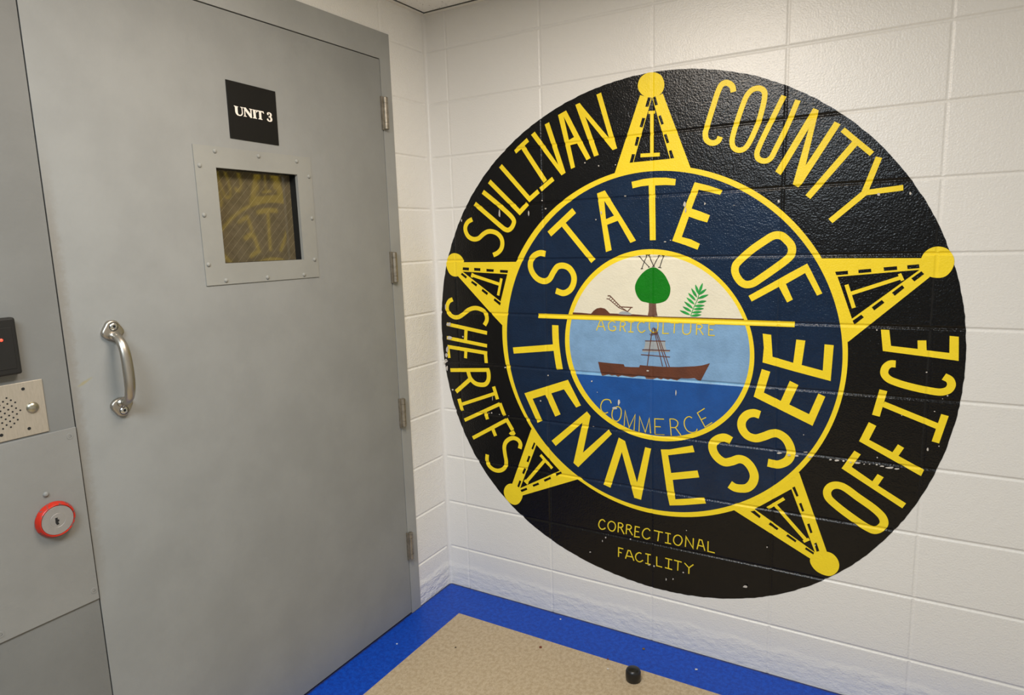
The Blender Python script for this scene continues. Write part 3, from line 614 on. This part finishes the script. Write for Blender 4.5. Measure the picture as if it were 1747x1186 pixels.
# rounded caulk bead in the corner
bead = [(0.012, 0.0), (0.0075, -0.0012), (0.0035, -0.0035), (0.0012, -0.0075), (0.0, -0.012)]
lo = [bm.verts.new((a, b, 0.0)) for a, b in bead]
hi = [bm.verts.new((a, b, 2.40)) for a, b in bead]
for i in range(4):
    bm.faces.new((lo[i], lo[i + 1], hi[i + 1], hi[i]))
struct('wall_back', bm, M['wall'], 'white painted block wall carrying the round painted seal', 'wall')

# left wall: the narrow block strip beside the door frame, the band above the frame, and its core
FR_R, FR_T, FR_X = -0.2145, 2.2215, 0.004
JY = [0.256 + 0.4064 * k for k in range(8)]
HS = [0.9, 0.8]
def depth_left(u, v):
    return max(groove(-u, [5.0] if v < FR_T else JY, DEPTH_V), groove(v, JZ, DEPTH_H)) * fade(-u)
bm = grid_wall([FR_R, -0.028, -0.018, -0.008, 0.0], zs, depth_left, lambda u, v, d: (-d, u, v))
ys = sorted([-4.2, FR_R] + [-c for c in cuts(JY) if -4.2 < -c < FR_R])
b2 = grid_wall(ys, [FR_T, 2.40], lambda u, v: groove(-u, JY, DEPTH_V), lambda u, v, d: (-d, u, v))
me = bpy.data.meshes.new('tmp')
b2.to_mesh(me)
b2.free()
bm.from_mesh(me)
bpy.data.meshes.remove(me)
box(bm, -0.22, -0.125, -4.2, 0.0, -0.05, 2.40)
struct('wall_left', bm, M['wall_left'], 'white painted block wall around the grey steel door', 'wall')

bm = bmesh.new()
box(bm, ROOM_X, ROOM_X + 0.1, ROOM_Y, 0.02, -0.05, 2.40)
struct('wall_right', bm, M['wall'], 'white painted wall opposite the door', 'wall')
bm = bmesh.new()
box(bm, -0.2, ROOM_X + 0.1, ROOM_Y - 0.1, ROOM_Y, -0.05, 2.40)
struct('wall_front', bm, M['far'], 'grey painted wall behind the viewer', 'wall')

bm = bmesh.new()
box(bm, 0.022, ROOM_X, ROOM_Y, -0.022, CEIL, CEIL + 0.02)
box(bm, -0.2, ROOM_X + 0.1, ROOM_Y - 0.1, 0.15, CEIL + 0.05, CEIL + 0.09)
struct('ceiling', bm, M['ceiling'], 'off-white fissured ceiling tiles in the top corner', 'ceiling')

bm = bmesh.new()
box(bm, 0.0, ROOM_X, -0.020, 0.0, 2.3382, 2.3394)
box(bm, 0.0, ROOM_X, -0.0012, 0.0, 2.3394, 2.36)
struct('trim_1', bm, M['angle'], 'white metal wall angle under the ceiling above the seal', 'trim')
bm = bmesh.new()
box(bm, 0.0, 0.020, ROOM_Y, -0.020, 2.3382, 2.3394)
box(bm, 0.0, 0.0012, ROOM_Y, -0.020, 2.3394, 2.36)
struct('trim_2', bm, M['angle'], 'white metal wall angle under the ceiling above the door', 'trim')

BX, BY = 0.173, -0.183
bm = bmesh.new()
box(bm, -0.2, ROOM_X + 0.1, ROOM_Y - 0.1, 0.15, -0.08, -0.0015)
box(bm, BX, ROOM_X, ROOM_Y, BY, -0.0015, 0.0)
fl = struct('floor', bm, M['floor'], 'speckled beige vinyl floor edged with blue', 'floor')
bm = bmesh.new()
box(bm, -0.01, ROOM_X, BY, 0.01, -0.0015, 0.0)
box(bm, -0.01, BX, ROOM_Y, BY, -0.0015, 0.0)
tag(obj('border_strip', bm, M['border'], fl), 'bright blue vinyl strip along the walls')

# ------------------------------------------------------------------ door frame
DL, DR, DT, DB = -1.414, -0.2725, 2.1255, 0.006       # door leaf
G = 0.0035                                             # gap around it
bm = bmesh.new()
box(bm, -0.12, FR_X, DR + G, FR_R, 0.0, FR_T)          # hinge jamb
box(bm, -0.12, FR_X, -4.2, DR + G, DT + G, FR_T)       # head
struct('trim_3', bm, M['frame'], 'grey steel door frame with hinges beside the white blocks', 'door frame')
bm = bmesh.new()
box(bm, -0.12, FR_X, -4.2, DL - G, 0.0, DT + G)
struct('trim_4', bm, M['panel'], 'wide grey steel panel left of the door holding the controls', 'wall panel')
bm = bmesh.new()
box(bm, -0.12, -0.047, DL - G, DR + G, 0.0, DT + G)  # dark slab added behind the leaf; its colour supplies the shade in the gaps
struct('trim_5', bm, M['dark'], 'dark slab added behind the grey door to shade its gaps', 'backing slab')

# ------------------------------------------------------------------ door leaf
DX = 0.003
OY0, OY1, OZ0, OZ1 = -0.976, -0.690, 1.438, 1.700      # view opening
def frame_bm(y0, y1, z0, z1, a0, a1, b0, b1, x0, x1):
    """a slab with a rectangular hole"""
    bm = bmesh.new()
    def ringv(x, p, q, r, s): return [bm.verts.new((x, a, b)) for a, b in ((p, r), (q, r), (q, s), (p, s))]
    fo, fi = ringv(x1, y0, y1, z0, z1), ringv(x1, a0, a1, b0, b1)
    bo, bi = ringv(x0, y0, y1, z0, z1), ringv(x0, a0, a1, b0, b1)
    for i in range(4):
        j = (i + 1) % 4
        bm.faces.new((fo[i], fo[j], fi[j], fi[i]))
        bm.faces.new((bo[j], bo[i], bi[i], bi[j]))
        bm.faces.new((fo[j], fo[i], bo[i], bo[j]))
        bm.faces.new((fi[i], fi[j], bi[j], bi[i]))
    bmesh.ops.recalc_face_normals(bm, faces=bm.faces)
    return bm


bm = frame_bm(DL, DR, DB, DT, OY0 - 0.02, OY1 + 0.02, OZ0 - 0.02, OZ1 + 0.02, -0.042, DX)
door = struct('door_1', bm, M['door'], 'grey painted steel door with a small wired window', 'door')

bm = frame_bm(-1.0405, -0.632, 1.3795, 1.7565, OY0, OY1, OZ0, OZ1, -0.005, DX + 0.003)
wf = tag(obj('window_frame', bm, M['view'], door), 'grey plate frame screwed around the window')
SCREWS = [(-0.9751, 1.7440), (-0.8308, 1.7430), (-0.6889, 1.7405), (-1.026, 1.7019), (-1.0275, 1.5708), (-1.0293, 1.4374),
          (-0.6435, 1.6971), (-0.6440, 1.567), (-0.6466, 1.4361), (-0.9791, 1.3908), (-0.8369, 1.3905), (-0.6952, 1.3903)]
for y, z in SCREWS:
    bm = bmesh.new()
    lathe(bm, 'x', (DX + 0.003, y, z), [(0, 0.0062), (0.0015, 0.0060), (0.0032, 0.0046), (0.0042, 0.0024), (0.0044, 0.0)], 16)
    obj('screw', bm, M['view'], wf, True)
bm = frame_bm(OY0 - 0.012, OY1 + 0.012, OZ0 - 0.012, OZ1 + 0.012, OY0 + 0.0005, OY1 - 0.0005, OZ0 + 0.0005, OZ1 - 0.0005, -0.034, -0.0055)
tag(obj('window_gasket', bm, M['gasket'], door), 'black rubber seal inside the window')
bm = bmesh.new()
box(bm, -0.036, -0.030, OY0 - 0.008, OY1 + 0.008, OZ0 - 0.008, OZ1 + 0.008)
tag(obj('window_pane', bm, M['glass'], door), 'tinted wired glass pane reflecting the wall')

# pull handle
HY = -1.307
bm = bmesh.new()
def lobe(zt, zb, s):
    # pear shaped foot: narrow tip, wide end where the grip grows out
    c = [(0.0, zt), (0.011, zt - s * 0.003), (0.0175, zt - s * 0.012), (0.0262, zt - s * 0.027), (0.0250, zt - s * 0.036), (0.015, zt - s * 0.045), (0.0, zb)]
    pts = [Vector((HY + a, b)) for a, b in c] + [Vector((HY - a, b)) for a, b in c[1:-1][::-1]]
    return catmull(pts, True, 4)
extrude_x(bm, lobe(1.3165, 1.2685, 1), DX, DX + 0.010, 0.005)
extrude_x(bm, lobe(1.0775, 1.1255, -1), DX, DX + 0.010, 0.005)
gp = [(0.004, 1.279), (0.018, 1.277), (0.030, 1.270), (0.0405, 1.257), (0.0475, 1.238), (0.0505, 1.215), (0.0518, 1.190), (0.0515, 1.165),
      (0.0485, 1.145), (0.041, 1.128), (0.030, 1.118), (0.018, 1.114), (0.004, 1.113)]
P = catmull([Vector((a, b)) for a, b in gp], False, 4)
n = len(P)
ra = [0.0115 + 0.0035 * math.cos((i / (n - 1) - 0.5) * 2 * math.pi) * 0.5 + (0.004 if i < 4 or i > n - 5 else 0) for i in range(n)]
rb = [0.0080 + 0.0015 * math.sin(math.pi * i / (n - 1)) + (0.003 if i < 4 or i > n - 5 else 0) for i in range(n)]
tube(bm, [(DX + p.x, HY, p.y) for p in P], ra, rb, 20)
hd = tag(obj('pull_handle', bm, M['steel'], door, True), 'satin steel bow pull handle')
for z in (1.3010, 1.0930):
    bm = bmesh.new()
    lathe(bm, 'x', (DX + 0.0095, HY + 0.001, z), [(0, 0.0112), (0.0007, 0.0110), (0.0008, 0.0096), (0.0030, 0.0078), (0.0040, 0.0050), (0.0036, 0.0034), (0.0024, 0.0030), (0.0024, 0.0)], 24)
    sc = obj('screw', bm, M['screw'], hd, True)
    sc.data.materials.append(M['dark'])
    for p in sc.data.polygons:
        d = math.hypot(p.center.y - HY - 0.001, p.center.z - z)
        if d > 0.0097 or d < 0.0031: p.material_index = 1

# hinges: knuckles stand proud of the gap
for z0, z1 in ((1.886, 1.998), (1.3365, 1.4485), (0.7795, 0.8905), (0.2345, 0.3455)):
    bm = bmesh.new()
    yc, xc, r = -0.2635, 0.0125, 0.0105
    h = z1 - z0
    prof = [(0.0, 0.0), (0.0, r * 0.75), (0.002, r), (h * 0.2, r), (h * 0.205, r * 0.86), (h * 0.215, r * 0.86), (h * 0.22, r),
            (h * 0.8, r), (h * 0.805, r * 0.86), (h * 0.815, r * 0.86), (h * 0.82, r), (h - 0.002, r), (h, r * 0.75), (h, 0.0)]
    lathe(bm, 'z', (xc, yc, z0), prof, 24)
    hg = obj('hinge', bm, M['hinge'], door, True)
    bm = bmesh.new()
    box(bm, DX - 0.001, 0.0125, -0.2795, -0.2735, z0 - 0.002, z1 + 0.002, 0.001)
    obj('hinge_leaf', bm, M['hinge'], hg)

# ------------------------------------------------------------------ sign on the door
bm = bmesh.new()
SG = [(-0.9195, 1.7845), (-0.7515, 1.7815), (-0.7490, 1.9370), (-0.9180, 1.9415)]
extrude_x(bm, [Vector(p) for p in SG], DX, DX + 0.003, 0.0005)
sg = obj('door_sign', bm, M['sign'], None, False, (DX, -0.8345, 1.7815))
tag(sg, 'square black UNIT 3 sign on the grey door above the window', 'sign')
bm = bmesh.new()
for g in SIGN:
    fill(bm, [pairs(g)])
for v in bm.verts:
    v.co = Vector((DX + 0.0034, v.co.x, v.co.z))
for f in bm.faces:
    f.normal_update()
    if f.normal.x < 0: f.normal_flip()
tag(obj('lettering', bm, M['sign_text'], sg), 'white serif letters reading UNIT 3')

# ------------------------------------------------------------------ controls on the left panel
PX = FR_X
bm = bmesh.new()
box(bm, PX, PX + 0.020, -1.630, -1.514, 1.2255, 1.3480, 0.0045, 3)
box(bm, PX + 0.0195, PX + 0.0208, -1.622, -1.523, 1.2385, 1.3275, 0.0006, 1)
rd = obj('card_reader', bm, M['reader'], None, False, (PX, -1.572, 1.2255))
tag(rd, 'black card reader box with red light at the left edge', 'card reader')
bm = bmesh.new()
lathe(bm, 'x', (PX + 0.0206, -1.5452, 1.3025), [(0, 0.0032), (0.0010, 0.0030), (0.0018, 0.0016), (0.002, 0.0)], 16)
tag(obj('indicator_light', bm, M['led'], rd, True), 'glowing red light')

bm = bmesh.new()
box(bm, PX, PX + 0.0025, -1.660, -1.4725, 1.0835, 1.2040, 0.0008, 2)
ic = obj('intercom_panel', bm, M['intercom'], None, False, (PX, -1.566, 1.0835))
tag(ic, 'brushed metal intercom plate with speaker holes and round button', 'intercom')
bm = bmesh.new()
X1 = PX + 0.0026
for i in range(-6, 6):
    for j in range(-5, 6):
        y = -1.5373 + i * 0.00735
        z = 1.1437 + j * 0.0129 + (0.00645 if i % 2 else 0.0)
        if (y + 1.5555) ** 2 + (z - 1.1437) ** 2 < 0.0345 ** 2:
            lathe(bm, 'x', (X1, y, z), [(0.0, 0.0020), (0.0001, 0.0020)], 10)
tag(obj('speaker_grille', bm, M['dark'], ic), 'cluster of small dark round speaker holes')
bm = bmesh.new()
lathe(bm, 'x', (PX + 0.002, -1.4985, 1.1442), [(0, 0.0128), (0.0012, 0.0126), (0.0042, 0.0100), (0.0062, 0.0060), (0.0068, 0.0025), (0.0069, 0.0)], 32)
tag(obj('call_button', bm, M['dome'], ic, True), 'domed steel push button')
for y, z in ((-1.5115, 1.1890), (-1.5110, 1.0995), (-1.5640, 1.0985), (-1.6450, 1.1880), (-1.6450, 1.0990)):
    bm = bmesh.new()
    lathe(bm, 'x', (PX + 0.0024, y, z), [(0, 0.0036), (0.0006, 0.0033), (0.0006, 0.0016), (0.0003, 0.0)], 14)
    obj('screw', bm, M['gasket'], ic, True)

bm = bmesh.new()
box(bm, PX, PX + 0.0035, -1.760, -1.4175, 0.6480, 1.0790, 0.0008, 2)
ap = obj('cover_plate', bm, M['plate'], None, False, (PX, -1.589, 0.648))
tag(ap, 'grey screwed-on cover plate holding the red key lock', 'cover plate')
for y, z in ((-1.4325, 1.0605), (-1.4275, 0.6735), (-1.6225, 0.6670), (-1.740, 1.0605)):
    bm = bmesh.new()
    lathe(bm, 'x', (PX + 0.0033, y, z), [(0, 0.0075), (0.0008, 0.0072), (0.0008, 0.0030), (-0.0004, 0.0024), (-0.0004, 0.0)], 18)
    sc = obj('screw', bm, M['plate'], ap, True)
    sc.data.materials.append(M['dark'])
    for p in sc.data.polygons:
        if math.hypot(p.center.y - y, p.center.z - z) < 0.0029: p.material_index = 1
bm = bmesh.new()
lathe(bm, 'x', (PX + 0.0033, -1.4985, 0.9425), [(0, 0.0060), (0.002, 0.0058), (0.0042, 0.0040), (0.005, 0.0018), (0.005, 0.0)], 18)
obj('screw', bm, M['plate'], ap, True)

KY, KZ, KX = -1.4880, 0.8795, PX + 0.0035
bm = bmesh.new()
lathe(bm, 'x', (KX, KY, KZ), [(0, 0.0400), (0.001, 0.0415), (0.004, 0.0415), (0.012, 0.0385), (0.0145, 0.0372), (0.0155, 0.0362), (0.0155, 0.0348), (0.0125, 0.0338), (0.0125, 0.0)], 64)
kl = obj('key_lock', bm, M['ring'], None, True, (KX, KY, KZ))
kl.data.polygons.foreach_set('use_smooth', [True] * len(kl.data.polygons))
tag(kl, 'round key lock with worn red ring on the grey cover plate', 'lock')
bm = bmesh.new()
lathe(bm, 'x', (KX + 0.0120, KY, KZ), [(0, 0.0334), (0.0018, 0.0334), (0.0022, 0.0328), (0.0022, 0.0165), (0.0019, 0.0160), (0.0022, 0.0155), (0.0022, 0.0)], 64)
co = tag(obj('lock_core', bm, M['core'], kl), 'grey metal lock face')
bm = bmesh.new()
extrude_x(bm, [Vector((KY + a - 0.002, KZ + b - 0.002)) for a, b in ((-0.0030, 0.0085), (0.0022, 0.0085), (0.0018, 0.0040), (0.0046, 0.0030), (0.0046, -0.0010), (0.0020, -0.0020), (0.0040, -0.0080), (-0.0012, -0.0085), (-0.0034, -0.0030))], KX + 0.0136, KX + 0.0145)
tag(obj('keyhole', bm, M['dark'], co), 'black keyway slot')

# ------------------------------------------------------------------ the painted seal
CX, CZ = RINGS['black'][0] / 1e4, RINGS['black'][1] / 1e4
mu = thing('wall_mural', (CX, 0.0, CZ - RINGS['black'][2] / 1e4),
           'huge round black and yellow painted seal with navy ring on white block wall', 'mural')


def disc(key, rough_edge=0.0, n=160):
    P = ring_pts(key, n)
    if rough_edge:
        rnd = random.Random(3)
        c = Vector((CX, CZ))
        P = [c + (p - c) * (1 + rough_edge * rnd.uniform(-1, 1)) for p in P]
    return P


def fill_bm(loops):
    bm = bmesh.new()
    fill(bm, loops)
    return bm


def clip(P, a, b, side):
    """keep the part of a polygon on one side of the line a-b"""
    d = b - a
    nrm = Vector((-d.y, d.x)) * side
    out = []
    for i in range(len(P)):
        p, q = P[i], P[(i + 1) % len(P)]
        sp, sq = (p - a).dot(nrm), (q - a).dot(nrm)
        if sp >= 0: out.append(p)
        if sp * sq < 0: out.append(p.lerp(q, sp / (sp - sq)))
    return out


tag(painted('background_disc', None, 0, M['black'], mu, fill_bm([disc('black', 0.0011, 420)])), 'black outer field')
tag(painted('outer_ring', None, 2, M['yellow'], mu, fill_bm([disc('yellow_outer'), disc('blue', 0, 150)])), 'thin yellow ring around the navy band')
tag(painted('navy_band', None, 2, M['navy'], mu, fill_bm([disc('blue')])), 'navy blue band')
tag(painted('inner_ring', None, 4, M['yellow'], mu, fill_bm([disc('yellow_inner'), disc('picture', 0, 150)])), 'thin yellow ring around the picture')
pic = disc('picture')
ba, bb = pairs(LINES['bar'])
sa, sb = pairs(LINES['sea'])
fa, fb = pairs(LINES['foam'])
sky = clip(pic, ba, bb, 1)
low = clip(pic, ba, bb, -1)
tag(painted('sky_field', None, 4, M['cream'], mu, fill_bm([sky])), 'cream upper half')
tag(painted('river_field', None, 4, M['river'], mu, fill_bm([clip(low, fa, fb, 1)])), 'light blue band behind the boat')
tag(painted('foam_line', None, 4, M['foam'], mu, fill_bm([clip(clip(low, fa, fb, -1), sa, sb, 1)])), 'pale blue water line')
tag(painted('sea_field', None, 4, M['sea'], mu, fill_bm([clip(low, sa, sb, -1)])), 'deep blue water')
tag(painted('ground_strip', WORDS['ground'], 5, M['brown'], mu), 'brown earth strip with a mound')
tr = painted('tree', WORDS['crown'], 7, M['green'], mu)
tag(tr, 'round green tree')
painted('tree_trunk', WORDS['trunk'], 6, M['trunk'], tr)
tag(painted('divider_bar', WORDS['bar'], 8, M['yellow'], mu), 'long thin yellow bar across the middle')
pl = tag(painted('plow', WORDS['plow'], 7, M['brown'], mu), 'brown line drawing of a plow')
painted('plow_blade', WORDS['share'], 6, M['sail'], pl)
tag(painted('leafy_plant', WORDS['sheaf'], 6, M['fern'], mu), 'bright green fern-like plant')
bo = tag(painted('boat', WORDS['hull'], 6, M['brown'], mu), 'brown wooden boat')
painted('sail', WORDS['sail'], 6, M['sail'], bo)
painted('mast', WORDS['mast'], 8, M['brown'], bo)
tag(painted('lettering', WORDS['XVI'], 8, M['ink'], mu), 'thin black numerals reading XVI')
for wd, mt in (('SULLIVAN', 'yellow'), ('COUNTY', 'yellow'), ("SHERIFF'S", 'yellow'), ('OFFICE', 'yellow'), ('STATE OF', 'yellow'), ('TENNESSEE', 'yellow'),
               ('CORRECTIONAL', 'yellow_thin'), ('FACILITY', 'yellow_thin'), ('AGRICULTURE', 'yellow_thin'), ('COMMERCE', 'yellow_thin')):
    tag(painted('lettering', WORDS[wd], 7 if mt == 'yellow_thin' else 4, M[mt], mu), 'yellow painted letters reading ' + wd)
for key, st_ in STARS.items():
    s = tag(painted('star_point', st_['body'], 1, M['yellow'], mu), 'yellow star point at the ' + key)
    painted('ball_tip', st_['ball'], 2, M['yellow'], s)
    painted('star_inset', st_['panel'], 3, M['black'], s)
    painted('numeral', st_['num'], 5, M['yellow'], s)
tag(painted('bare_spots', WORDS['chips'], 10, M['chip'], mu), 'whitish chips where the paint has worn off', None, None, 'stuff')

# ------------------------------------------------------------------ small things on the floor
bm = bmesh.new()
lathe(bm, 'z', (0.934, -0.246, 0.0), [(0.0, 0.0225), (0.003, 0.0248), (0.020, 0.0258), (0.032, 0.0252), (0.039, 0.0225), (0.0425, 0.0170), (0.0435, 0.0)], 40)
tag(obj('rubber_cap', bm, M['rubber'], None, True, (0.934, -0.246, 0.0)), 'small black rubber cap lying where beige floor meets blue', 'cap')


def crumb(x, y, r, rgb, label, seed):
    rnd = random.Random(seed)
    bm = bmesh.new()
    bmesh.ops.create_icosphere(bm, subdivisions=2, radius=r)
    for v in bm.verts:
        v.co *= rnd.uniform(0.75, 1.2)
        v.co.z = max(v.co.z * 0.5, -r * 0.3) + r * 0.3
        v.co += Vector((x, y, 0))
    o = obj('floor_crumb', bm, plain('crumb_%d' % seed, rgb, 0.8), None, False, (x, y, 0))
    tag(o, label, 'crumb', 'crumbs on the floor')


crumb(0.572, -0.232, 0.0055, (110, 52, 30), 'reddish brown chip on the beige floor left of the rubber cap', 1)
crumb(0.907, -0.067, 0.0050, (112, 84, 40), 'brown crumb on the blue strip just above the rubber cap', 2)
crumb(0.816, -0.182, 0.0035, (96, 48, 44), 'dark red speck on the blue strip left of the rubber cap', 3)
crumb(1.105, -0.094, 0.0045, (196, 196, 200), 'white paint chip on the blue strip right of the rubber cap', 4)
crumb(0.555, -0.034, 0.0035, (200, 200, 205), 'white speck on the blue strip under the mural', 5)
crumb(0.087, -0.464, 0.0035, (190, 200, 215), 'white speck on the blue strip before the door', 6)
crumb(0.295, -0.379, 0.0035, (60, 50, 40), 'dark speck on the beige floor near the corner', 7)
crumb(0.837, -0.233, 0.0045, (206, 198, 190), 'pale chip on the beige floor beside the rubber cap', 8)
